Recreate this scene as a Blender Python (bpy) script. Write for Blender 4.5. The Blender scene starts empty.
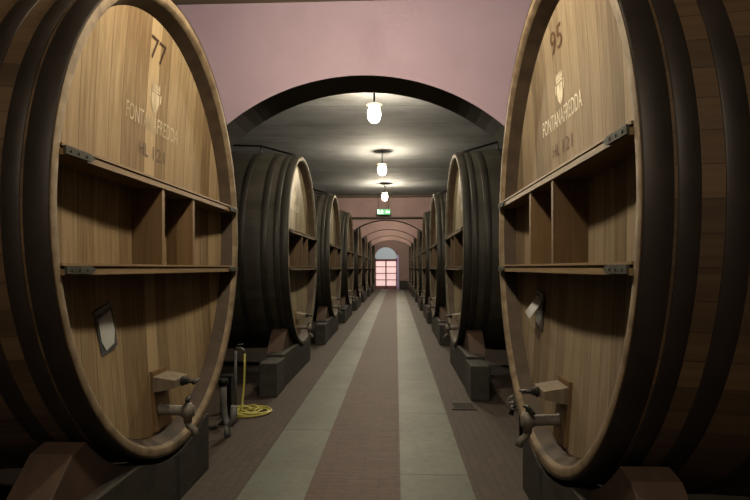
import bpy, math, random
from mathutils import Vector, Matrix
random.seed(7)
C = bpy.context.scene
COL = C.collection
PI = math.pi

# ------------------------------------------------------------------ helpers
class MB:
    """collects shapes, build() links them as one mesh object"""
    def __init__(s):
        s.v = []; s.f = []; s.sm = []; s.mi = []; s.uv = {}
    def face(s, idx, smooth=False, mi=0):
        s.f.append(tuple(idx)); s.sm.append(smooth); s.mi.append(mi)
    def box(s, x0, x1, y0, y1, z0, z1, mi=0, taper=None):
        b = len(s.v)
        s.v += [(x0,y0,z0),(x1,y0,z0),(x1,y1,z0),(x0,y1,z0),(x0,y0,z1),(x1,y0,z1),(x1,y1,z1),(x0,y1,z1)]
        for q in ((3,2,1,0),(4,5,6,7),(0,1,5,4),(1,2,6,5),(2,3,7,6),(3,0,4,7)):
            s.face([b+i for i in q], False, mi)
        return s
    def prism(s, pts, axis, a, b, mi=0):
        """pts: closed outline (2D); extruded along axis from a to b"""
        n = len(pts); k = len(s.v)
        def P(p, t):
            if axis == 0: return (t, p[0], p[1])
            if axis == 1: return (p[0], t, p[1])
            return (p[0], p[1], t)
        s.v += [P(p, a) for p in pts] + [P(p, b) for p in pts]
        s.face([k+i for i in range(n)], False, mi)
        s.face([k+n+i for i in reversed(range(n))], False, mi)
        for i in range(n):
            j = (i+1) % n
            s.face([k+i, k+n+i, k+n+j, k+j], False, mi)
        return s
    def tube(s, path, r, n=10, caps=True, mi=0, closed=False):
        path = [Vector(p) for p in path]; m = len(path); k = len(s.v)
        rs = r if isinstance(r, (list, tuple)) else [r]*m
        up = None
        for i, p in enumerate(path):
            if closed:
                t = path[(i+1) % m] - path[i-1]
            else:
                t = path[min(i+1, m-1)] - path[max(i-1, 0)]
            if t.length < 1e-9: t = Vector((0,0,1))
            t.normalize()
            if up is None:
                up = Vector((0,0,1)) if abs(t.z) < .9 else Vector((1,0,0))
            a = (up - t*up.dot(t))
            if a.length < 1e-6: a = t.orthogonal()
            a.normalize(); up = a; b = t.cross(a)
            for j in range(n):
                w = 2*PI*j/n
                s.v.append(tuple(p + (a*math.cos(w)+b*math.sin(w))*rs[i]))
        for i in range(m if closed else m-1):
            i2 = (i+1) % m
            for j in range(n):
                j2 = (j+1) % n
                s.face([k+i*n+j, k+i*n+j2, k+i2*n+j2, k+i2*n+j], True, mi)
        if caps and not closed:
            s.face([k+j for j in reversed(range(n))], False, mi)
            s.face([k+(m-1)*n+j for j in range(n)], False, mi)
        return s
    def lathe(s, prof, c=(0,0,0), n=24, mi=0):
        """prof: list of (r, z) around vertical axis at c"""
        k = len(s.v)
        for r, z in prof:
            for j in range(n):
                w = 2*PI*j/n
                s.v.append((c[0]+r*math.cos(w), c[1]+r*math.sin(w), c[2]+z))
        for i in range(len(prof)-1):
            for j in range(n):
                j2 = (j+1) % n
                s.face([k+i*n+j, k+i*n+j2, k+(i+1)*n+j2, k+(i+1)*n+j], True, mi)
        s.face([k+j for j in reversed(range(n))], False, mi)
        s.face([k+(len(prof)-1)*n+j for j in range(n)], False, mi)
        return s
    def build(s, name, mat, parent=None, off=(0,0,0), bevel=0.0, fix=True):
        me = bpy.data.meshes.new(name)
        me.from_pydata([(x-off[0], y-off[1], z-off[2]) for x, y, z in s.v], [], s.f)
        for p, sm, mi in zip(me.polygons, s.sm, s.mi):
            p.use_smooth = sm; p.material_index = mi
        for m in (mat if isinstance(mat, (list, tuple)) else [mat]):
            me.materials.append(m)
        if s.uv:
            ul = me.uv_layers.new(name='UVMap')
            for p in me.polygons:
                for li in p.loop_indices:
                    ul.data[li].uv = s.uv.get((p.index, me.loops[li].vertex_index), (0, 0))
        me.update()
        if fix:
            import bmesh
            bm = bmesh.new(); bm.from_mesh(me)
            bmesh.ops.recalc_face_normals(bm, faces=bm.faces)
            bm.to_mesh(me); bm.free()
        o = bpy.data.objects.new(name, me); COL.objects.link(o)
        if parent is not None: o.parent = parent
        if bevel:
            md = o.modifiers.new('bevel', 'BEVEL'); md.width = bevel; md.segments = 2
            md.limit_method = 'ANGLE'; md.angle_limit = math.radians(40)
        return o

def thing(name, label, cat, loc=(0,0,0), rz=0, group=None):
    o = bpy.data.objects.new(name, None); COL.objects.link(o)
    o.empty_display_size = .2
    o.location = loc; o.rotation_euler = (0, 0, rz)
    return tag(o, label, cat, group)
def tag(o, label, cat, group=None):
    o['label'] = label; o['category'] = cat
    if group: o['group'] = group
    return o
def structure(o):
    o['kind'] = 'structure'; return o
def copy_tree(o, parent=None, skip=()):
    c = o.copy(); COL.objects.link(c)
    if parent is not None: c.parent = parent
    for ch in list(o.children):
        if ch.name.split('.')[0] in skip: continue
        copy_tree(ch, c, skip)
    return c

# ------------------------------------------------------------------ materials
K = .42
def kc(c): return tuple(v*K for v in c)
class NT:
    def __init__(s, name):
        s.m = bpy.data.materials.new(name); s.m.use_nodes = True
        s.t = s.m.node_tree; s.b = s.t.nodes['Principled BSDF']
    def n(s, typ, **kw):
        nd = s.t.nodes.new(typ)
        for k, v in kw.items():
            if k in nd.inputs: nd.inputs[k].default_value = v
            else: setattr(nd, k, v)
        return nd
    def l(s, a, b): s.t.links.new(a, b)
    def math(s, op, a, b=None):
        nd = s.n('ShaderNodeMath', operation=op)
        for i, v in enumerate((a, b)):
            if v is None: continue
            if hasattr(v, 'default_value') or hasattr(v, 'is_linked'): s.l(v, nd.inputs[i])
            else: nd.inputs[i].default_value = v
        return nd.outputs[0]
    def ramp(s, fac, stops):
        nd = s.n('ShaderNodeValToRGB')
        e = nd.color_ramp.elements
        while len(e) < len(stops): e.new(.5)
        for el, (p, c) in zip(e, stops):
            el.position = p; el.color = (*c, 1)
        s.l(fac, nd.inputs[0]); return nd.outputs[0]
    def mix(s, fac, a, b, blend='MIX'):
        nd = s.n('ShaderNodeMix', data_type='RGBA', blend_type=blend)
        for i, v in ((0, fac), (6, a), (7, b)):
            if isinstance(v, (int, float)): nd.inputs[i].default_value = v
            elif isinstance(v, tuple): nd.inputs[i].default_value = (*v, 1)
            else: s.l(v, nd.inputs[i])
        return nd.outputs[2]
    def coord(s, kind='Object', scale=(1,1,1), rot=(0,0,0)):
        tc = s.n('ShaderNodeTexCoord'); mp = s.n('ShaderNodeMapping')
        mp.inputs['Scale'].default_value = scale; mp.inputs['Rotation'].default_value = rot
        s.l(tc.outputs[kind], mp.inputs[0]); return mp.outputs[0]
    def world(s, scale=(1,1,1), rot=(0,0,0)):
        g = s.n('ShaderNodeNewGeometry'); mp = s.n('ShaderNodeMapping')
        mp.inputs['Scale'].default_value = scale; mp.inputs['Rotation'].default_value = rot
        s.l(g.outputs['Position'], mp.inputs[0]); return mp.outputs[0]
    def noise(s, vec, scale=5, detail=4, rough=.55):
        nd = s.n('ShaderNodeTexNoise', Scale=scale, Detail=detail, Roughness=rough)
        s.l(vec, nd.inputs['Vector']); return nd.outputs[0]
    def bump(s, h, strength=.3, dist=.01):
        nd = s.n('ShaderNodeBump', Strength=strength, Distance=dist)
        s.l(h, nd.inputs['Height']); s.l(nd.outputs[0], s.b.inputs['Normal'])
    def out(s, col, rough=.7, metal=0, spec=.3):
        if isinstance(col, tuple): s.b.inputs['Base Color'].default_value = (*col, 1)
        else: s.l(col, s.b.inputs['Base Color'])
        s.b.inputs['Roughness'].default_value = rough; s.b.inputs['Metallic'].default_value = metal
        s.b.inputs['Specular IOR Level'].default_value = spec
        return s.m

def mat_noise(name, a, b, scale=6, rough=.7, metal=0, stretch=(1,1,1), bump=.2, dist=.004, spec=.3, kind='Object'):
    t = NT(name); a, b = kc(a), kc(b)
    v = t.coord(kind, stretch)
    f = t.noise(v, scale, 5)
    t.bump(f, bump, dist)
    return t.out(t.ramp(f, [(.3, a), (.7, b)]), rough, metal, spec)

def mat_planks(name, dark, light, axis, width, grain_axis, joint=.35, rough=.6, tone=.3, worn=None):
    """boards laid side by side along `axis`, grain along grain_axis"""
    t = NT(name); dark, light = kc(dark), kc(light)
    tc = t.n('ShaderNodeTexCoord'); sp = t.n('ShaderNodeSeparateXYZ'); t.l(tc.outputs['Object'], sp.inputs[0])
    oi = t.n('ShaderNodeObjectInfo')
    q = t.math('DIVIDE', sp.outputs[axis], width)
    q = t.math('ADD', q, t.math('MULTIPLY', oi.outputs['Random'], 7.3))
    idx = t.math('FLOOR', q)
    wn = t.n('ShaderNodeTexWhiteNoise', noise_dimensions='2D')
    cb = t.n('ShaderNodeCombineXYZ'); t.l(idx, cb.inputs[0]); t.l(oi.outputs['Random'], cb.inputs[1])
    t.l(cb.outputs[0], wn.inputs['Vector'])
    sc = [16, 16, 16]; sc[grain_axis] = .9
    mp = t.n('ShaderNodeMapping'); mp.inputs['Scale'].default_value = sc
    t.l(tc.outputs['Object'], mp.inputs[0])
    ad = t.n('ShaderNodeVectorMath', operation='ADD'); t.l(mp.outputs[0], ad.inputs[0])
    cb2 = t.n('ShaderNodeCombineXYZ'); t.l(t.math('MULTIPLY', wn.outputs[0], 31.0), cb2.inputs[grain_axis]); t.l(cb2.outputs[0], ad.inputs[1])
    g = t.noise(ad.outputs[0], 2.2, 6, .6)
    fac = t.math('ADD', t.math('MULTIPLY', g, .75), t.math('MULTIPLY', t.math('SUBTRACT', wn.outputs[0], .5), tone))
    col = t.ramp(fac, [(.12, dark), (.62, light)])
    fr = t.math('FRACT', q)
    d = t.math('MINIMUM', fr, t.math('SUBTRACT', 1.0, fr))
    j = t.math('LESS_THAN', d, .018)
    col = t.mix(t.math('MULTIPLY', j, joint), col, tuple(c*.25 for c in dark))
    if worn:
        v = t.coord('Object', (1,1,1)); w = t.noise(v, 1.3, 3)
        col = t.mix(t.math('MULTIPLY', w, worn[1]), col, worn[0])
    t.bump(g, .15, .003)
    return t.out(col, rough, 0, .15)

def mat_staves(name, dark, light, n, joint=.7):
    t = NT(name); dark, light = kc(dark), kc(light)
    tc = t.n('ShaderNodeTexCoord'); sp = t.n('ShaderNodeSeparateXYZ'); t.l(tc.outputs['UV'], sp.inputs[0])
    q = t.math('MULTIPLY', sp.outputs[0], float(n)); idx = t.math('FLOOR', q)
    wn = t.n('ShaderNodeTexWhiteNoise', noise_dimensions='1D'); t.l(idx, wn.inputs['W'])
    mp = t.n('ShaderNodeMapping'); mp.inputs['Scale'].default_value = (n*3.0, 2.0, 1)
    t.l(tc.outputs['UV'], mp.inputs[0])
    g = t.noise(mp.outputs[0], 1.5, 5)
    fac = t.math('ADD', t.math('MULTIPLY', g, .6), t.math('MULTIPLY', wn.outputs[0], .35))
    col = t.ramp(fac, [(.25, dark), (.75, light)])
    fr = t.math('FRACT', q); d = t.math('MINIMUM', fr, t.math('SUBTRACT', 1.0, fr))
    col = t.mix(t.math('MULTIPLY', t.math('LESS_THAN', d, .02), joint), col, tuple(c*.25 for c in dark))
    t.bump(g, .2, .004)
    return t.out(col, .55, 0, .3)

def mat_emit(name, col, strength):
    t = NT(name); t.out(col, .4)
    t.b.inputs['Emission Color'].default_value = (*col, 1)
    t.b.inputs['Emission Strength'].default_value = strength
    return t.m

# floor bricks
def mat_brick(name, c1, c2, mortar, bw, rh, rot, msize=.012, rough=.75, offset=.5, stain=(.05,.04,.035), st=.5, mscale=1.0):
    t = NT(name); c1, c2, mortar, stain = kc(c1), kc(c2), kc(mortar), kc(stain)
    v = t.world((1,1,1), (0,0,rot))
    b = t.n('ShaderNodeTexBrick', Scale=1.0)
    b.offset = offset; b.inputs['Brick Width'].default_value = bw; b.inputs['Row Height'].default_value = rh
    b.inputs['Mortar Size'].default_value = msize; b.inputs['Mortar Smooth'].default_value = .3; b.inputs['Bias'].default_value = 0
    b.inputs['Color1'].default_value = (*c1,1); b.inputs['Color2'].default_value = (*c2,1); b.inputs['Mortar'].default_value = (*mortar,1)
    t.l(v, b.inputs['Vector'])
    w = t.world()
    n1 = t.noise(w, .9, 5, .65); n2 = t.noise(w, 14, 4, .6)
    col = t.mix(t.math('MULTIPLY', t.ramp(n1, [(.4,(0,0,0)),(.7,(1,1,1))]), st), b.outputs[0], stain)
    col = t.mix(.35, col, t.ramp(n2, [(.25,(.25,.25,.25)),(.75,(.8,.8,.8))]), 'OVERLAY')
    t.bump(t.math('SUBTRACT', n2, t.math('MULTIPLY', b.outputs[1], 1.5)), .25, .006)
    return t.out(col, rough, 0, .35)

def mat_plaster(name, a, b, scale=.7, stain=None, st=.3, stretch=(1,1,1), rough=.9, lines=None):
    t = NT(name); a, b = kc(a), kc(b); stain = kc(stain) if stain else None
    w = t.world(stretch)
    n1 = t.noise(w, scale, 6, .6); n2 = t.noise(t.world(), 9, 5, .6)
    col = t.ramp(n1, [(.3, a), (.7, b)])
    if stain:
        n3 = t.noise(t.world(stretch), scale*2.3, 4, .7)
        col = t.mix(t.math('MULTIPLY', t.ramp(n3, [(.48,(0,0,0)),(.7,(1,1,1))]), st), col, stain)
    if lines:
        sp = t.n('ShaderNodeSeparateXYZ'); g = t.n('ShaderNodeNewGeometry'); t.l(g.outputs['Position'], sp.inputs[0])
        q = t.math('DIVIDE', sp.outputs[1], lines); wn = t.n('ShaderNodeTexWhiteNoise', noise_dimensions='1D')
        t.l(t.math('FLOOR', q), wn.inputs['W'])
        fr = t.math('FRACT', q)
        col = t.mix(.35, col, t.ramp(wn.outputs[0], [(0,(.3,.3,.3)),(1,(.7,.7,.7))]), 'OVERLAY')
        col = t.mix(t.math('MULTIPLY', t.math('LESS_THAN', fr, .03), .5), col, tuple(c*.4 for c in a))
    t.bump(n2, .15, .006)
    return t.out(col, rough, 0, .2)

M = {}
M['head'] = mat_planks('oak_head', (.27,.172,.085), (.60,.44,.25), 1, .155, 2, .6, .78, .45)
M['head_pale'] = mat_planks('oak_head_pale', (.21,.15,.09), (.45,.345,.225), 1, .155, 2, .6, .78, .45)
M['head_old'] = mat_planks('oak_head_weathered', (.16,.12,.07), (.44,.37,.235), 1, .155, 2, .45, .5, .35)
M['board'] = mat_planks('oak_board', (.20,.12,.055), (.41,.27,.13), 2, .4, 1, 0, .55, .2)
M['upright'] = mat_planks('oak_upright', (.19,.11,.05), (.34,.21,.10), 0, .5, 2, 0, .55, .2)
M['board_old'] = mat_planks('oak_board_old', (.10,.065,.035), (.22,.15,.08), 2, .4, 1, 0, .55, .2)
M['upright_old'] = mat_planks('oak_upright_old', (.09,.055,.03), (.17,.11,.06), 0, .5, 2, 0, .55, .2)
M['chime'] = mat_noise('oak_end_grain', (.19,.13,.075), (.43,.32,.20), 9, .7, bump=.5, dist=.006)
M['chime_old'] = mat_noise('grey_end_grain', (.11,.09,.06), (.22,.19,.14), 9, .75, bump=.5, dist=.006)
M['croze'] = mat_noise('dark_oak', (.05,.028,.014), (.105,.066,.036), 7, .7)  # inner rim wall, evenly dark brown all round
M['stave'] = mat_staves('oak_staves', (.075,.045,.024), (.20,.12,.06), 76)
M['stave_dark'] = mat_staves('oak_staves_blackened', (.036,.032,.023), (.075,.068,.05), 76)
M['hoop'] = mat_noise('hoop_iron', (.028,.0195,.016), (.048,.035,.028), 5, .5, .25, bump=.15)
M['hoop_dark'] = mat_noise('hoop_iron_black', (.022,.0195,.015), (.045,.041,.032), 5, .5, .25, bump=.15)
M['iron'] = mat_noise('dark_iron', (.03,.032,.028), (.075,.075,.065), 14, .45, .6)
M['plate'] = mat_noise('bracket_iron', (.035,.036,.026), (.07,.07,.052), 18, .75, 0)
M['rail'] = mat_noise('rail_iron', (.012,.012,.012), (.03,.03,.03), 9, .4, .5)
M['brass'] = mat_noise('dull_metal', (.17,.15,.125), (.32,.29,.25), 16, .6, .3)
M['greywood'] = mat_noise('weathered_wood', (.20,.15,.10), (.36,.28,.20), 12, .7, stretch=(2,2,.4))
M['chock'] = mat_noise('red_timber', (.085,.05,.034), (.13,.076,.05), 5, .7, stretch=(3,1,1))
M['timber'] = mat_noise('black_timber', (.025,.020,.016), (.06,.05,.04), 6, .7, stretch=(3,1,3))
M['block'] = mat_noise('grey_stone', (.042,.039,.034), (.078,.073,.064), 8, .85)
M['paint_dark'] = mat_noise('branded_lettering', (.05,.022,.008), (.08,.04,.014), 30, .7)
M['paint_brown'] = mat_noise('faded_lettering', (.12,.055,.02), (.17,.085,.033), 24, .7)
M['gold'] = mat_noise('pale_gold_paint', (.42,.29,.14), (.85,.70,.43), 7, .6, 0, spec=.3)
M['gold2'] = mat_noise('bright_gold_paint', (.62,.50,.30), (1.25,1.1,.78), 9, .6, 0, spec=.3)
M['paper'] = mat_noise('white_paper', (.72,.72,.70), (.85,.85,.83), 12, .8)
M['sleeve'] = mat_noise('smoky_plastic', (.10,.10,.105), (.20,.20,.21), 12, .15, spec=.6)
M['strip'] = mat_noise('grey_plastic', (.22,.21,.19), (.32,.31,.28), 12, .4)
M['hose'] = mat_noise('yellow_rubber', (.62,.56,.10), (.80,.74,.20), 9, .4)
M['pvc'] = mat_noise('grey_pipe', (.16,.16,.155), (.26,.26,.25), 9, .5)
M['redpaint'] = mat_noise('red_paint', (.28,.06,.04), (.40,.09,.06), 9, .5)
M['pink'] = mat_plaster('pink_plaster', (.53,.39,.50), (.63,.475,.59), .8, (.46,.355,.41), .25)
M['pink2'] = mat_plaster('pink_plaster_aged', (.43,.29,.295), (.54,.385,.37), .8, (.29,.24,.20), .35)
M['arch'] = mat_plaster('grey_arch_shade', (.085,.08,.065), (.13,.125,.105), 1.2)  # arch undersides: their shade is put into this dark grey
M['ceil_beige'] = mat_plaster('beige_ceiling', (.30,.25,.18), (.42,.35,.26), .7)
M['ceil_grey'] = mat_plaster('grey_concrete_ceiling', (.225,.235,.25), (.39,.40,.42), .8, (.13,.125,.11), .6, (.45,1,1), lines=1.05)
M['side'] = mat_plaster('dim_side_wall', (.16,.13,.115), (.25,.20,.18), .8)
M['brick'] = mat_brick('floor_brick_sides', (.085,.058,.041), (.105,.073,.054), (.060,.044,.034), .27, .075, PI/2, .006, stain=(.06,.048,.038), st=.6)
M['path'] = mat_brick('floor_brick_path', (.115,.060,.042), (.145,.078,.056), (.085,.053,.039), .26, .065, 0, .006, .7, stain=(.085,.06,.047), st=.4)
M['slab'] = mat_brick('floor_stone_slabs', (.15,.17,.138), (.195,.212,.175), (.045,.045,.04), 1.72, 7.0, PI/2, .010, .6, offset=.37, stain=(.095,.10,.082), st=.7)
M['globe'] = mat_emit('lit_lamp_glass', (1.0, .86, .63), 420.0)
M['enamel'] = mat_noise('dull_enamel', (.26,.21,.13), (.36,.30,.2), 10, .5)
M['green'] = mat_emit('exit_green', (.01,.30,.12), .3)
M['signwhite'] = mat_emit('exit_white', (.75,.85,.78), .55)
M['pane'] = mat_emit('daylit_pane', (.95,.66,.68), .34)
M['fan'] = mat_emit('daylit_fanlight', (.34,.42,.50), .17)
M['doorframe'] = mat_noise('pinkish_red_paint', (.36,.13,.13), (.46,.2,.19), 9, .6)
M['lilac'] = mat_noise('lilac_daylight', (.75,.62,1.2), (.9,.78,1.4), 5, .6)  # daylight leaking in around the door, put into a lilac colour
M['drain'] = mat_noise('rusty_grate', (.035,.03,.026), (.07,.055,.045), 20, .7)

# ------------------------------------------------------------------ the cellar
CX = -.30                     # middle of the aisle
XL, XR = -1.48, .90           # planes of the cask fronts
CEIL = 4.2
YB, YE = -3.2, 40.0
WX0, WX1 = -4.95, 4.35        # side walls

fl = MB()
xs = [WX0, -1.11, -.64, .03, .55, WX1]
for i, mi in enumerate((0, 1, 2, 1, 0)):
    b = len(fl.v)
    fl.v += [(xs[i],YB,0),(xs[i+1],YB,0),(xs[i+1],YE,0),(xs[i],YE,0)]
    fl.face([b,b+1,b+2,b+3], False, mi)
floor = structure(fl.build('floor', [M['brick'], M['slab'], M['path']], fix=False))

A1 = (5.10, 5.60, 3.475)      # diaphragm walls: front, back, crown height
ARCHES = [A1, (18.95, 19.4, 3.34), (23.9, 24.3, 3.36), (28.6, 29.0, 3.36), (33.3, 33.7, 3.36)]
ce = MB()
ce.box(WX0, WX1, YB, A1[0], CEIL, CEIL+.2, 0)
ce.box(WX0, WX1, A1[0], 18.95, CEIL, CEIL+.2, 1)
ce.box(WX0, WX1, 18.95, YE, CEIL, CEIL+.2, 2)
structure(ce.build('ceiling', [M['ceil_beige'], M['ceil_grey'], M['pink2']]))
structure(MB().box(WX0-.2, WX0, YB, YE, 0, CEIL).build('wall_west', M['side']))
structure(MB().box(WX1, WX1+.2, YB, YE, 0, CEIL).build('wall_east', M['side']))
structure(MB().box(WX0, WX1, YB-.2, YB, 0, CEIL).build('wall_south', M['pink']))

def arch_wall(name, y0, y1, apex, R=2.12, hw=1.95, cx=-.335):
    m = MB()
    n = 40; pts = []
    for i in range(n+1):
        u = -hw + 2*hw*i/n
        pts.append((cx+u, apex - R + math.sqrt(max(R*R-u*u, 0))))
    for y, flip in ((y0, False), (y1, True)):
        b = len(m.v)
        m.v += [(WX0,y,0),(pts[0][0],y,0),(pts[0][0],y,CEIL),(WX0,y,CEIL)]
        m.face([b,b+1,b+2,b+3], False, 0)
        b = len(m.v)
        m.v += [(pts[-1][0],y,0),(WX1,y,0),(WX1,y,CEIL),(pts[-1][0],y,CEIL)]
        m.face([b,b+1,b+2,b+3], False, 0)
        for i in range(n):
            b = len(m.v)
            m.v += [(pts[i][0],y,pts[i][1]),(pts[i+1][0],y,pts[i+1][1]),(pts[i+1][0],y,CEIL),(pts[i][0],y,CEIL)]
            m.face([b,b+1,b+2,b+3], False, 0)
    prof = [(pts[0][0],0)] + pts + [(pts[-1][0],0)]
    for i in range(len(prof)-1):
        b = len(m.v)
        (xa,za),(xb,zb) = prof[i], prof[i+1]
        m.v += [(xa,y0,za),(xb,y0,zb),(xb,y1,zb),(xa,y1,za)]
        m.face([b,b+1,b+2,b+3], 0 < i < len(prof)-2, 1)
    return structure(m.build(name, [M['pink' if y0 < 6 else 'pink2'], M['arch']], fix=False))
for nm, (y0, y1, ap) in zip(('wall_arch_front','wall_arch_middle','wall_arch_third','wall_arch_fourth','wall_arch_fifth'), ARCHES):
    arch_wall(nm, y0, y1, ap)

# end wall with the arched door opening
DX0, DX1, DZS = -1.60, .06, 2.36
dcx, dr = (DX0+DX1)/2, (DX1-DX0)/2
ew = MB()
arc = [(dcx-dr*math.cos(PI*i/24), DZS+dr*math.sin(PI*i/24)) for i in range(25)]
for y in (YE, YE+.35):
    for quad in ([(WX0,0),(DX0,0),(DX0,CEIL),(WX0,CEIL)], [(DX1,0),(WX1,0),(WX1,CEIL),(DX1,CEIL)]):
        b = len(ew.v); ew.v += [(x,y,z) for x,z in quad]; ew.face([b,b+1,b+2,b+3])
    for i in range(24):
        b = len(ew.v); ew.v += [(arc[i][0],y,arc[i][1]),(arc[i+1][0],y,arc[i+1][1]),(arc[i+1][0],y,CEIL),(arc[i][0],y,CEIL)]
        ew.face([b,b+1,b+2,b+3])
prof = [(DX0,0)] + arc + [(DX1,0)]
for i in range(len(prof)-1):
    b = len(ew.v); (xa,za),(xb,zb) = prof[i], prof[i+1]
    ew.v += [(xa,YE,za),(xb,YE,zb),(xb,YE+.35,zb),(xa,YE+.35,za)]; ew.face([b,b+1,b+2,b+3], False, 1)
structure(ew.build('wall_north', [M['pink2'], M['lilac']], fix=False))

dr0 = structure(bpy.data.objects.new('door_1', None)); COL.objects.link(dr0); dr0.location = (dcx, YE+.2, 0)
dm = MB()
ztr = 2.2
def dbox(m, x0, x1, z0, z1, d=.04): m.box(x0-dcx, x1-dcx, -d, d, z0, z1)
xcols = [DX0, dcx-.02, DX1]
dbox(dm, DX0, DX0+.07, 0, DZS); dbox(dm, DX1-.07, DX1, 0, DZS); dbox(dm, dcx-.05, dcx+.05, 0, ztr)
for z0, z1 in ((0,.24),(.66,.72),(1.16,1.22),(1.66,1.72),(ztr-.08,ztr+.08)): dbox(dm, DX0, DX1, z0, z1)
dm.build('door_frame', M['doorframe'], dr0)
for x0, x1 in ((DX0+.07, dcx-.05), (dcx+.05, DX1-.07)):
    for z0, z1 in ((.24,.66),(.72,1.16),(1.22,1.66),(1.72,ztr-.08)):
        p = MB(); dbox(p, x0, x1, z0, z1, .008); p.build('door_pane', M['pane'], dr0)
fanp = [(DX0-dcx, ztr+.08), (DX1-dcx, ztr+.08)] + [(x-dcx, z) for x, z in reversed(arc)]
MB().prism(fanp, 1, -.01, .01).build('fanlight', M['fan'], dr0)
structure(MB().box(DX1+.0, DX1+.16, YE-.07, YE-.001, 0, 2.6).build('trim_1', M['lilac']))  # door jamb strip, its lilac stands for the leaking daylight

# trims: dark board under the ceiling on the second arch wall, and the tie rod below it
structure(MB().box(WX0, WX1, 18.75, 18.94, CEIL-.06, CEIL-.001).build('trim_2', mat_noise('brown_board', (.10,.075,.045), (.16,.12,.075), 6)))
structure(MB().tube([(WX0,18.85,3.40),(WX1,18.85,3.40)], .035, 12).build('trim_3', mat_noise('brown_rod', (.06,.045,.04), (.10,.075,.065), 6)))

# ------------------------------------------------------------------ cask
A, B, ZC, L = 1.34, 1.50, 1.88, 2.8
RT = .058                                   # thickness of the staves at the rim
a_, b_ = A-RT, B-RT
TAP = .05                                  # the inner wall narrows towards the head
ah, bh = a_-TAP, b_-TAP
BULGE = .055
Z0 = ZC - B*(1+BULGE) - .006               # underside of the cask above the floor
OFF = (0, 0, Z0)
def sc(x): return 1 + BULGE*(1-(1-2*x/L)**2)
def dish(y, z):
    r2 = min(1, (y/ah)**2 + ((z-ZC)/bh)**2)
    return .125 + .07*(1-r2)
def halfw(z, aa=a_, bb=b_): return aa*math.sqrt(max(0, 1-((z-ZC)/bb)**2))

def ring_surface(xs_, off, n=152, uv=False):
    m = MB()
    for x in xs_:
        for j in range(n):
            w = 2*PI*(j+.5)/n
            m.v.append((x, (A*sc(x)+off)*math.cos(w), ZC+(B*sc(x)+off)*math.sin(w)))
    for i in range(len(xs_)-1):
        for j in range(n):
            j2 = (j+1) % n
            ids = (i*n+j, i*n+j2, (i+1)*n+j2, (i+1)*n+j)
            m.face(ids, True)
            if uv:
                for vid, (du, dv) in zip(ids, ((0,i),(1,i),(1,i+1),(0,i+1))):
                    m.uv[(len(m.f)-1, vid)] = ((j+du)/n, xs_[dv]/L)
    return m
def hoop_mesh(x0, x1, t=.006, n=128):
    m = MB(); xm = [x0, x0+.004, (x0+x1)/2, x1-.004, x1]; rings = []
    for k, x in enumerate(xm):
        rings.append((x, t if 0 < k < 4 else t*.6))
    rings = [(x0, -.004)] + rings + [(x1, -.004)]
    for x, o in rings:
        for j in range(n):
            w = 2*PI*j/n
            m.v.append((x, (A*sc(x)+o)*math.cos(w), ZC+(B*sc(x)+o)*math.sin(w)))
    for i in range(len(rings)-1):
        for j in range(n):
            j2 = (j+1) % n
            m.face((i*n+j, i*n+j2, (i+1)*n+j2, (i+1)*n+j), 1 < i < 4)
    return m
def head_mesh(back=False):
    m = MB(); nr, n = 14, 96
    m.v.append(((L-.13 if back else dish(0, ZC)), 0, ZC))
    for i in range(1, nr+1):
        for j in range(n):
            w = 2*PI*j/n; r = i/nr
            y, z = ah*r*math.cos(w), ZC+bh*r*math.sin(w)
            m.v.append((L-.13 if back else dish(y, z), y, z))
    for j in range(n): m.face((0, 1+j, 1+(j+1) % n), True)
    for i in range(nr-1):
        for j in range(n):
            m.face((1+i*n+j, 1+(i+1)*n+j, 1+(i+1)*n+(j+1) % n, 1+i*n+(j+1) % n), True)
    return m
def chime_mesh(x0, x1, xin):
    """rim: flat end-grain ring with rounded edges and the wall running in to the head"""
    m = MB(); n = 152; s = 1 if x1 > x0 else -1
    prof = [(x0+s*.012, RT), (x0+s*.003, RT-.004), (x0, RT-.012), (x0, .014), (x0+s*.005, .004), (x0+s*.034, -.008)]
    for x, o in prof:
        for j in range(n):
            w = 2*PI*j/n
            wob = .0025*math.sin(j*2.9)+.0015*math.sin(j*7.1+1)
            m.v.append((x, (a_+o)*math.cos(w)*(1), ZC+(b_+o+wob*.3)*math.sin(w)))
    for i in range(len(prof)-1):
        for j in range(n):
            m.face((i*n+j, i*n+(j+1) % n, (i+1)*n+(j+1) % n, (i+1)*n+j), True)
    return m
def wall_ring(x0, xin):
    m = MB(); n = 152; s = 1 if xin > x0 else -1
    for x, o in ((x0+s*.033, -.0085), (xin, -TAP-.004)):
        for j in range(n):
            w = 2*PI*j/n
            m.v.append((x, (a_+o)*math.cos(w), ZC+(b_+o)*math.sin(w)))
    for j in range(n): m.face((j, (j+1) % n, n+(j+1) % n, n+j), True)
    return m
def shelf_mesh(z0):
    """plank from the head out to the rim, with a lip and a groove along its front edge"""
    m = MB(); n = 24
    def layer(za, zb, xf, xb):
        zz = min((za, zb), key=lambda z: halfw(z)); yw = halfw(zz)+.008
        pts = []
        for i in range(n+1):
            y = -yw+2*yw*i/n; pts.append((xf, y))
        for i in range(n, -1, -1):
            y = -yw+2*yw*i/n; pts.append((xb if xb is not None else dish(y, zz)+.004, y))
        m.prism(pts, 2, za, zb)
    layer(z0, z0+.028, -.012, None)
    layer(z0+.028, z0+.042, .018, .06)
    layer(z0+.042, z0+.054, -.006, .075)
    return m
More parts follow.
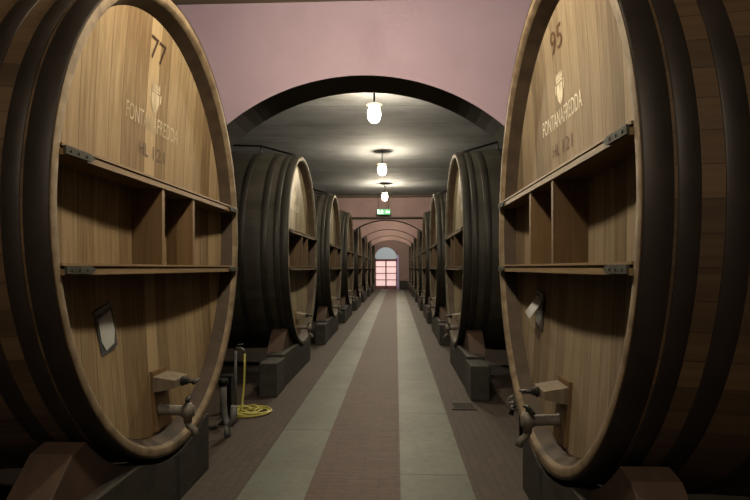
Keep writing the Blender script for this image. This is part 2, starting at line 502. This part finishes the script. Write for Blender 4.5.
def bracket_mesh(z0, sgn):
    m = MB(); zz = z0+.027; yw = halfw(zz)
    y0, y1 = sgn*yw, sgn*(yw-.19)
    tip = sgn*(yw-.23)
    pts = [(y0, z0+.006), (y1, z0+.006), (tip, z0+.024), (y1, z0+.042), (y0, z0+.042)]
    m.prism(pts, 0, -.022, -.010)
    for k in range(3):
        y = y0-sgn*(.04+.06*k)
        m.tube([(-.026, y, z0+.024), (-.02, y, z0+.024)], .007, 8)
    return m
def glyphs(txt, width, height):
    """outline text as flat polygons, fitted to width x height (metres), centred"""
    cu = bpy.data.curves.new('t', 'FONT'); cu.body = txt; cu.resolution_u = 3
    ob = bpy.data.objects.new('t', cu); COL.objects.link(ob)
    dg = bpy.context.evaluated_depsgraph_get()
    me = bpy.data.meshes.new_from_object(ob.evaluated_get(dg))
    vs = [v.co.copy() for v in me.vertices]; fs = [tuple(p.vertices) for p in me.polygons]
    bpy.data.objects.remove(ob); bpy.data.curves.remove(cu); bpy.data.meshes.remove(me)
    x0, x1 = min(v.x for v in vs), max(v.x for v in vs); y0, y1 = min(v.y for v in vs), max(v.y for v in vs)
    return [((v.x-x0)/(x1-x0)*width-width/2, (v.y-y0)/(y1-y0)*height-height/2) for v in vs], fs
def on_head(uv, fs, cz, cy=0, lift=.004):
    m = MB()
    for u, v in uv:
        y, z = cy-u, cz+v
        m.v.append((dish(y, z)-lift, y, z))
    for f in fs: m.face(f)
    return m
def lettering(name, txt, w, h, cz, mat, parent, cy=0):
    uv, fs = glyphs(txt, w, h)
    return on_head(uv, fs, cz, cy).build(name, mat, parent, OFF, fix=False)
def crest_mesh(cy=0):
    """small shield under a coronet"""
    m = MB()
    def poly(pts):
        b = len(m.v)
        for u, v in pts:
            y, z = cy-u, 2.765+v
            m.v.append((dish(y, z)-.004, y, z))
        m.face(range(b, b+len(pts)))
    poly([(-.055,.03),(-.055,-.03),(-.035,-.075),(0,-.105),(0,.03)])
    poly([(.006,.03),(.006,-.105),(.038,-.072),(.055,-.03),(.055,.03)])
    poly([(-.06,.04),(.06,.04),(.06,.055),(-.06,.055)])
    for k in (-2,-1,0,1,2):
        c = k*.026; poly([(c-.012,.06),(c+.012,.06),(c+.007,.088),(c,.105),(c-.007,.088)])
    poly([(-.085,-.01),(-.07,-.03),(-.07,.03),(-.085,.045)]); poly([(.07,-.03),(.085,-.01),(.085,.045),(.07,.03)])
    return m

def make_cask(stave, hoop, head, chime, label):
    old = head is M['head_old']
    t = thing('wine_cask', label, 'wine cask', group='oak wine casks along the aisle')
    xs_ = [L*i/14 for i in range(15)]
    ring_surface(xs_, 0, uv=True).build('stave_body', stave, t, OFF)
    chime_mesh(0, L, .135).build('chime', chime, t, OFF)
    wall_ring(0, .14).build('inner_rim', M['croze'], t, OFF)
    chime_mesh(L, 0, L-.135).build('chime', chime, t, OFF)
    wall_ring(L, L-.14).build('inner_rim', M['croze'], t, OFF)
    head_mesh().build('head', head, t, OFF)
    head_mesh(True).build('back_head', head, t, OFF)
    for x0, x1 in ((.004,.110),(.124,.202),(.285,.375),(.60,.68),(1.0,1.08)):
        hoop_mesh(x0, x1).build('hoop', hoop, t, OFF, fix=True)
        hoop_mesh(L-x1, L-x0).build('hoop', hoop, t, OFF, fix=True)
    for z0 in (1.570, 2.105):
        s = shelf_mesh(z0).build('cross_shelf', M['board_old' if old else 'board'], t, OFF)
        for sg in (-1, 1):
            bracket_mesh(z0, sg).build('iron_bracket', M['plate'], s, (0,0,0))
            s.children[-1].location = (0, 0, -Z0)
    for y in (-.25, .25):
        zt = 2.105
        m = MB(); m.prism([(-.004, 1.625), (dish(y, 1.625)+.004, 1.625), (dish(y, zt)+.004, zt), (-.004, zt)], 1, y-.018, y+.018)
        m.build('upright_board', M['upright_old' if old else 'upright'], t, OFF)
    # hatch at the foot of the head: door, wooden crossbar and screw
    hz0, hz1 = .52, .91
    m = MB()
    pts = [(-.12,hz0),(.12,hz0),(.10,hz1),(-.10,hz1)]
    k = len(m.v)
    for dx in (-.022, .02):
        for y, z in pts: m.v.append((dish(y, z)+dx, y, z))
    m.face([0,1,2,3]); m.face([7,6,5,4])
    for i in range(4): m.face([i, i+4, (i+1) % 4+4, (i+1) % 4])
    hd = m.build('hatch_door', M['upright'], t, OFF)  # door in darker wood, taking in the shadow below the crossbar
    m = MB()
    d0 = dish(0, .8)-.02
    m.prism([(d0, .775), (d0, .88), (-.015, .855), (-.015, .805)], 1, -.11, .11)
    m.build('hatch_crossbar', M['greywood'], hd, (0, 0, 0)).location = (0, 0, -Z0)
    m = MB()
    m.tube([(-.01, 0, .83), (-.12, 0, .83)], .014, 10)
    m.tube([(-.02, 0, .83), (-.035, 0, .83), (-.0351, 0, .83), (-.06, 0, .83)], [.034, .034, .026, .022], 10)
    m.tube([(-.115, -.045, .835), (-.115, .045, .825)], .011, 8)
    m.build('hatch_screw', M['iron'], hd, (0, 0, 0)).location = (0, 0, -Z0)
    # tap
    ty, tz = .04, .645
    d1 = dish(ty, tz)
    m = MB()
    m.tube([(d1, ty, tz), (d1-.012, ty, tz), (d1-.013, ty, tz), (d1-.03, ty, tz), (-.05, ty, tz-.005)], [.055, .055, .05, .034, .034], 16)
    tp = m.build('tap', M['brass'], t, OFF)
    m = MB()
    m.lathe([(.026,-.075),(.03,-.04),(.045,-.03),(.045,.03),(.032,.04),(.02,.06)], (-.075, ty, tz-.01), 14)
    m.tube([(-.075, ty, tz-.08), (-.085, ty, tz-.11), (-.115, ty, tz-.13), (-.13, ty, tz-.17)], [.024,.024,.022,.024], 10)
    m.build('spout', M['brass'], tp, (0,0,0)).location = (0, 0, -Z0)
    m = MB()
    m.tube([(-.075, ty, tz+.04), (-.075, ty, tz+.075)], .012, 8)
    m.tube([(-.06, ty-.09, tz+.06), (-.075, ty, tz+.078), (-.085, ty+.05, tz+.07)], [.012,.014,.01], 8)
    m.build('tap_handle', M['iron'], tp, (0,0,0)).location = (0, 0, -Z0)
    # guard rail along the top
    def top(x, h): return (x, 0, ZC+B*sc(x)+h)
    m = MB()
    m.tube([top(.03,.012), top(.27,.06), top(.72,.15), top(1.4,.155), top(2.08,.15), top(2.53,.06), top(2.77,.012)], .018, 8)
    m.tube([top(.03+2.74*i/12, .012) for i in range(13)], .016, 8)
    for x, h in ((.27,.06),(.72,.15),(1.4,.155),(2.08,.15),(2.53,.06)): m.tube([top(x, .0), top(x, h)], .012, 8)
    m.build('top_rail', M['rail'], t, OFF)
    return t

def place(o, side, yc):
    if side == 'hose': o.location = (XL, yc, Z0); o.rotation_euler = (0, 0, PI)
    else: o.location = (XR, yc, Z0); o.rotation_euler = (0, 0, 0)
    return o

# cradle: sole timber beneath the front with a hollow for the cask, a grey end block, a chock, and a rear sole
def cradle(side, yc, label):
    """local frame as the cask's; the camera side is -y here whichever side of the aisle"""
    sg = -1 if side == 'hose' else 1
    X0 = XL if side == 'hose' else XR
    t = thing('cask_cradle', label, 'cradle', (X0, yc, 0), 0, 'cradles under the casks')
    S = 1.022
    def ez(y, s=S): 
        q = 1-(y/(A*s))**2
        return ZC - B*s*math.sqrt(q) - .008 if q > 0 else 9
    def sole(y0, y1, x0, x1, name, s=S):
        n = 40; pts = [(y0, 0), (y1, 0)]
        for i in range(n+1):
            y = y1+(y0-y1)*i/n; pts.append((y, min(.45, ez(y, s))))
        xa, xb = sorted((sg*x0, sg*x1))
        return MB().prism(pts, 0, xa, xb).build(name, M['timber'], t, bevel=.008)
    sole(-1.56, .60 if side == 'hose' else .54, .012, .24, 'sole_timber')
    sole(-1.3, 1.3, L-.30, L-.03, 'rear_sole', 1.026)
    xa, xb = sorted((sg*-.005, sg*.22))
    MB().box(xa, xb, -2.04, -1.565, 0, .42).build('end_block', M['block'], t, bevel=.012)
    n = 12; s2 = 1.038
    pts = [(-1.34, .422), (-1.05, .70), (-.94, ez(-.94, s2))]
    for i in range(1, n+1):
        y = -.94+.25*i/n; pts.append((y, max(.422, ez(y, s2))))
    pts = [p for k, p in enumerate(pts) if k == 0 or abs(p[1]-.422) > 1e-6 or k == 0]
    ylast = -.94
    while ez(ylast, s2) > .423: ylast += .002
    pts.append((ylast, .422))
    xa, xb = sorted((sg*.085, sg*.30))
    MB().prism(pts, 0, xa, xb).build('chock', M['chock'], t, bevel=.006)
    # bearer under the part of the chock that stands behind the sole
    xa, xb = sorted((sg*.245, sg*.31))
    MB().box(xa, xb, -1.53, -.72, 0, .30).build('bearer', M['timber'], t)
    return t

YL = [3.53, 8.48, 12.95, 17.2, 21.65, 26.45, 31.15, 35.9]
YR = [3.30, 8.38, 12.9, 17.15, 21.65, 26.45, 31.15, 35.9]
ORD = ['', 'first', 'second', 'third', 'fourth', 'fifth', 'sixth', 'seventh']
first = make_cask(M['stave'], M['hoop'], M['head'], M['chime'], 'huge oval oak cask whose tan head is numbered 77')
lab = [first]
place(first, 'hose', YL[0])
second = make_cask(M['stave'], M['hoop'], M['head_pale'], M['chime'], 'huge oval oak cask whose greyish tan head is numbered 95')
place(second, 'drain', YR[0])
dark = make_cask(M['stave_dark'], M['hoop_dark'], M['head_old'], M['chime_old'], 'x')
for nm, o, gold in (('77', first, M['gold']), ('95', second, M['gold2'])):
    dy = 0 if nm == '77' else .15
    n = lettering('number_lettering', nm, .22, .15, 3.08, M['paint_dark'] if nm == '77' else M['paint_brown'], o, dy)
    c = crest_mesh(dy).build('crest', gold, o, OFF, fix=False)
    w = lettering('name_lettering', 'FONTANAFREDDA', .76, .105, 2.585, gold, o, dy)
    lettering('unit_lettering', 'HL', .13, .085, 2.39, M['paint_brown'], o, dy+.13)
    lettering('volume_lettering', '121', .18, .085, 2.39, M['paint_brown'], o, dy-.09)
# plain spare on the second pair: crest and name only
crest_mesh().build('crest', M['gold2'], dark, OFF, fix=False)
lettering('name_lettering', 'FONTANAFREDDA', .76, .105, 2.585, M['gold2'], dark)
for side, YY in (('hose', YL), ('drain', YR)):
    where = 'on the yellow hose side' if side == 'hose' else 'opposite the yellow hose side'
    for i, yc in enumerate(YY):
        if i == 0:
            cradle(side, yc, 'dark timber cradle with reddish chock under the cask numbered %s' % ('77' if side == 'hose' else '95'))
            continue
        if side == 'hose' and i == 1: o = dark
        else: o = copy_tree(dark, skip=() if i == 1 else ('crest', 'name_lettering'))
        o['label'] = '%s dark oak cask past the front arch, %s' % (ORD[i], where)
        place(o, side, yc)
        cradle(side, yc, 'timber cradle under %s cask past front arch, %s' % (ORD[i], where))

# ------------------------------------------------------------------ things on the heads
def head_point(side, yl, z):
    """world point and direction signs on a cask head: yl is world-Y offset from the cask centre"""
    d = dish(yl, z)
    return ((XL-d) if side == 'hose' else (XR+d)), d
def sleeve(side, yc, yl, z, tilt, label, curl):
    sg = 1 if side == 'hose' else -1
    X, d = head_point(side, yl, z)
    t = thing('document_sleeve', label, 'document sleeve', (X+sg*.012, yc+yl, z-.13))
    t.rotation_euler = (tilt, 0, 0)
    m = MB(); m.box(-.005, .005, -.085, .085, 0, .235); m.build('sleeve_back', M['sleeve'], t, bevel=.003)
    m = MB(); m.box(-.006, .012, -.095, .075, .245, .270)
    m.build('hanger_strip', M['strip'], t)
    m = MB()
    n = 8; pts = [(-.07,.215), (.06,.225), (.072,.10), (.045,.03), (-.04,.02), (-.072,.085)]
    x0 = sg*.0075
    m.prism(pts, 0, x0, x0+sg*.0015)
    if curl:
        b = len(m.v)
        m.v += [(sg*.009,-.075,.20),(sg*.009,.06,.225),(sg*.085,.075,.10),(sg*.085,-.06,.08),(sg*.04,.065,.02),(sg*.04,-.05,.0)]
        m.face([b,b+1,b+2,b+3], True); m.face([b+3,b+2,b+4,b+5], True)
    m.build('paper', M['paper'], t, fix=False)
    return t
sleeve('hose', YL[0], -.60, 1.26, math.radians(16), 'white paper in a tilted dark plastic sleeve on cask numbered 77', False)
sleeve('drain', YR[0], .62, 1.29, math.radians(8), 'curled white paper in a dark sleeve on cask numbered 95', True)

# ------------------------------------------------------------------ lamps
def make_lamp(loc, label):
    t = thing('ceiling_lamp', label, 'lamp', loc, 0, 'glass ceiling lamps above the aisle')
    MB().tube([(0,0,0),(0,0,-.27)], .012, 10).build('hanging_rod', M['iron'], t)
    MB().lathe([(.03,-.11),(.05,-.122),(.112,-.140),(.114,-.147),(.08,-.152),(.078,-.185),(.06,-.187)], (0,0,-.14), 28).build('reflector_plate', M['enamel'], t)
    MB().lathe([(.05,-.188),(.07,-.193),(.084,-.225),(.087,-.27),(.084,-.32),(.070,-.36),(.043,-.385),(.012,-.393)], (0,0,-.14), 24).build('glass_globe', M['globe'], t)
    return t
LAMPS = [(-.305, 7.45, 'lit glass lamp above the first dark casks past the front arch'),
         (-.305, 11.7, 'lit glass lamp in the middle of the visible ceiling row'),
         (-.34, 16.15, 'small lit glass lamp above the green exit sign'),
         (-.28, 3.1, 'lit glass lamp above the casks numbered 77 and 95'),
         (-.345, -1.2, 'lit glass lamp over the aisle before the numbered casks'),
         (-.345, 21.65, 'unseen added lamp lighting the bay between the second and third arches'),  # unseen lamps from here down, added to light the far bays
         (-.345, 26.45, 'unseen added lamp lighting the bay between the third and fourth arches'),
         (-.345, 31.15, 'unseen added lamp lighting the bay between the fourth and fifth arches'),
         (-.345, 36.6, 'unseen added lamp lighting the bay before the far arched door')]
lamp0 = make_lamp((LAMPS[0][0], LAMPS[0][1], CEIL), LAMPS[0][2])
for x, y, lb in LAMPS[1:]:
    o = copy_tree(lamp0); o.location = (x, y, CEIL); o['label'] = lb

# exit sign
t = thing('exit_sign', 'small green emergency exit sign above the tie rod', 'sign', (-.43, 18.55, 3.49))
MB().box(-.235, .235, -.02, .02, 0, .19).build('sign_body', M['green'], t, bevel=.004)
m = MB()
def plate(pts): m.prism(pts, 1, -.026, -.0205)
plate([(-.215,.02),(-.155,.02),(-.155,.17),(-.215,.17)])           # doorway
plate([(-.07,.150),(-.045,.150),(-.045,.172),(-.07,.172)])        # running figure: head, trunk, limbs
plate([(-.085,.085),(-.05,.085),(-.04,.145),(-.075,.145)])
plate([(-.085,.085),(-.125,.03),(-.105,.02),(-.065,.075)])
plate([(-.065,.085),(-.05,.085),(-.01,.045),(-.03,.02),(-.04,.045)])
plate([(-.075,.14),(-.12,.11),(-.11,.098),(-.07,.122)]); plate([(-.045,.14),(.0,.12),(-.005,.105),(-.045,.12)])
plate([(.06,.095),(.12,.15),(.12,.115),(.21,.115),(.21,.075),(.12,.075),(.12,.04)])   # arrow
m.build('pictogram', M['signwhite'], t)
m = MB(); m.tube([(-.17,0,.19),(-.17,0,CEIL-3.49)], .006, 6); m.tube([(.17,0,.19),(.17,0,CEIL-3.49)], .006, 6)
m.build('hanger', M['iron'], t)

# ------------------------------------------------------------------ hose, pipes, drain
t = thing('standpipe', 'grey metal standpipe with bent tap that feeds the yellow hose', 'standpipe', (-1.80, 5.82, 0))
MB().tube([(0,0,0),(0,0,.68)], .016, 10).tube([(0,0,.68),(.012,0,.705),(.06,-.01,.705),(.095,-.015,.69),(.10,-.015,.655)], [.016,.017,.017,.017,.014], 10).build('pipe', M['pvc'], t)
MB().tube([(.05,-.01,.71),(.05,-.01,.745)], .008, 8).tube([(.02,-.04,.745),(.08,.02,.745)], .008, 8).build('valve_handle', M['iron'], t)
m = MB(); path = [(-1.69, 5.795, .645), (-1.685, 5.78, .5), (-1.69, 5.77, .3), (-1.70, 5.74, .12), (-1.68, 5.66, .03)]
cx, cy = -1.67, 5.74
random.seed(3)
for i in range(150):
    w = -2.2 + i*.21
    k = i/150
    r = .10 + .10*(.5+.5*math.sin(i*.21*.37+1)) + .03*math.sin(i*.13)
    lx = .07*math.sin(k*9)
    path.append((cx+lx+r*1.05*math.cos(w), cy+r*.95*math.sin(w)+.02*math.sin(k*17), .013+.045*k*(.6+.4*math.sin(i*.9))))
for i in range(1, 26):
    w = -2.2+149*.21 + i*.25
    path.append((cx+.06+.20*math.cos(w), cy+.17*math.sin(w), max(.013, .05-.003*i)))
hose = tag(m.tube(path, .0125, 8).build('garden_hose', M['hose'], None, (-1.56, 5.74, 0)), 'yellow rubber hose coiled on the brick floor below its standpipe', 'hose')
hose.location = (-1.56, 5.74, 0)

t = thing('drain_pipe', 'grey bent drain pipe on the floor behind the cask numbered 77', 'pipe', (-1.66, 4.92, 0))
MB().tube([(.02,0,.52),(.02,0,.32),(.03,0,.20),(.06,-.01,.13),(.10,-.02,.13),(.125,-.02,.18),(.13,-.02,.30)], .032, 12).tube([(.06,-.01,0),(.06,-.01,.12)], .03, 10).build('pipe', M['pvc'], t)
MB().lathe([(.045,0),(.045,.05)], (.02,0,.50), 14).build('collar', M['iron'], t)
t = thing('iron_post', 'short black iron post beside the coiled yellow hose', 'post', (-1.735, 5.36, 0))
MB().box(-.045,.045,-.045,.045,0,.48).build('shaft', M['rail'], t, bevel=.006)
MB().box(-.06,.06,-.06,.06,.48,.50).build('cap', M['iron'], t)
MB().box(-.08,.08,-.08,.08,0,.015).build('foot_plate', M['iron'], t)

t = thing('water_valve', 'dark floor pipe with small round valve wheel behind cask numbered 95', 'valve', (1.17, 4.93, 0))
MB().tube([(0,0,0),(0,0,.52)], .03, 12).tube([(0,0,.30),(-.09,-.02,.30),(-.11,-.02,.24)], .024, 10).build('pipe', M['iron'], t)
m = MB(); m.tube([(-.09+.06*math.cos(2*PI*i/16), -.06, .36+.06*math.sin(2*PI*i/16)) for i in range(16)], .009, 6, closed=True)
m.tube([(-.15,-.06,.36),(-.03,-.06,.36)], .007, 6); m.tube([(-.09,-.06,.30),(-.09,-.06,.42)], .007, 6); m.tube([(-.09,-.02,.36),(-.09,-.06,.36)], .01, 6); m.tube([(0,0,.36),(-.09,-.02,.36)], .016, 8)
m.build('valve_wheel', M['pvc'], t)
MB().lathe([(.05,0),(.05,.03)], (0,0,.49), 14).build('flange', M['pvc'], t)

t = thing('floor_drain', 'dark rusty drain grate set in the brick floor', 'drain', (.77, 6.08, 0))
m = MB()
m.box(-.14,.14,-.14,-.115,.001,.012); m.box(-.14,.14,.115,.14,.001,.012); m.box(-.14,-.115,-.115,.115,.001,.012); m.box(.115,.14,-.115,.115,.001,.012)
m.build('frame', M['drain'], t)
m = MB(); m.box(-.115,.115,-.115,.115,.0005,.002)
for k in range(6): m.box(-.115,.115,-.10+.036*k,-.082+.036*k,.002,.010)
m.build('grate', M['drain'], t)
t = thing('storage_chest', 'low dark chest standing beside the far arched door', 'chest', (.62, 39.5, 0))
MB().box(-.36,.36,-.3,.3,.05,.58).build('body', M['timber'], t, bevel=.02)
MB().box(-.38,.38,-.32,.32,.58,.64).build('lid', M['timber'], t, bevel=.015)
MB().box(-.33,.33,-.27,.27,0,.05).build('plinth', M['timber'], t)

# ------------------------------------------------------------------ world, camera, view
w = bpy.data.worlds.new('World'); C.world = w; w.use_nodes = True
w.node_tree.nodes['Background'].inputs[0].default_value = (.02,.02,.022,1)
cam = bpy.data.cameras.new('camera'); co = bpy.data.objects.new('camera', cam); COL.objects.link(co)
cam.sensor_width = 36; cam.lens = 36*525/750; cam.clip_start = .05; cam.clip_end = 200
co.location = (0, 0, 1.6)
cam.shift_y = 18/750
co.rotation_euler = (Matrix.Rotation(math.radians(2.29), 3, 'Z') @ Matrix.Rotation(math.radians(90), 3, 'X') @ Matrix.Rotation(math.radians(-.1), 3, 'Z')).to_euler()
C.camera = co
C.view_settings.view_transform = 'Standard'; C.view_settings.look = 'None'
C.view_settings.exposure = 0.80; C.view_settings.gamma = 1; C.view_settings.use_curve_mapping = False
C.cycles.max_bounces = 8; C.cycles.diffuse_bounces = 1
C.cycles.sample_clamp_indirect = 4
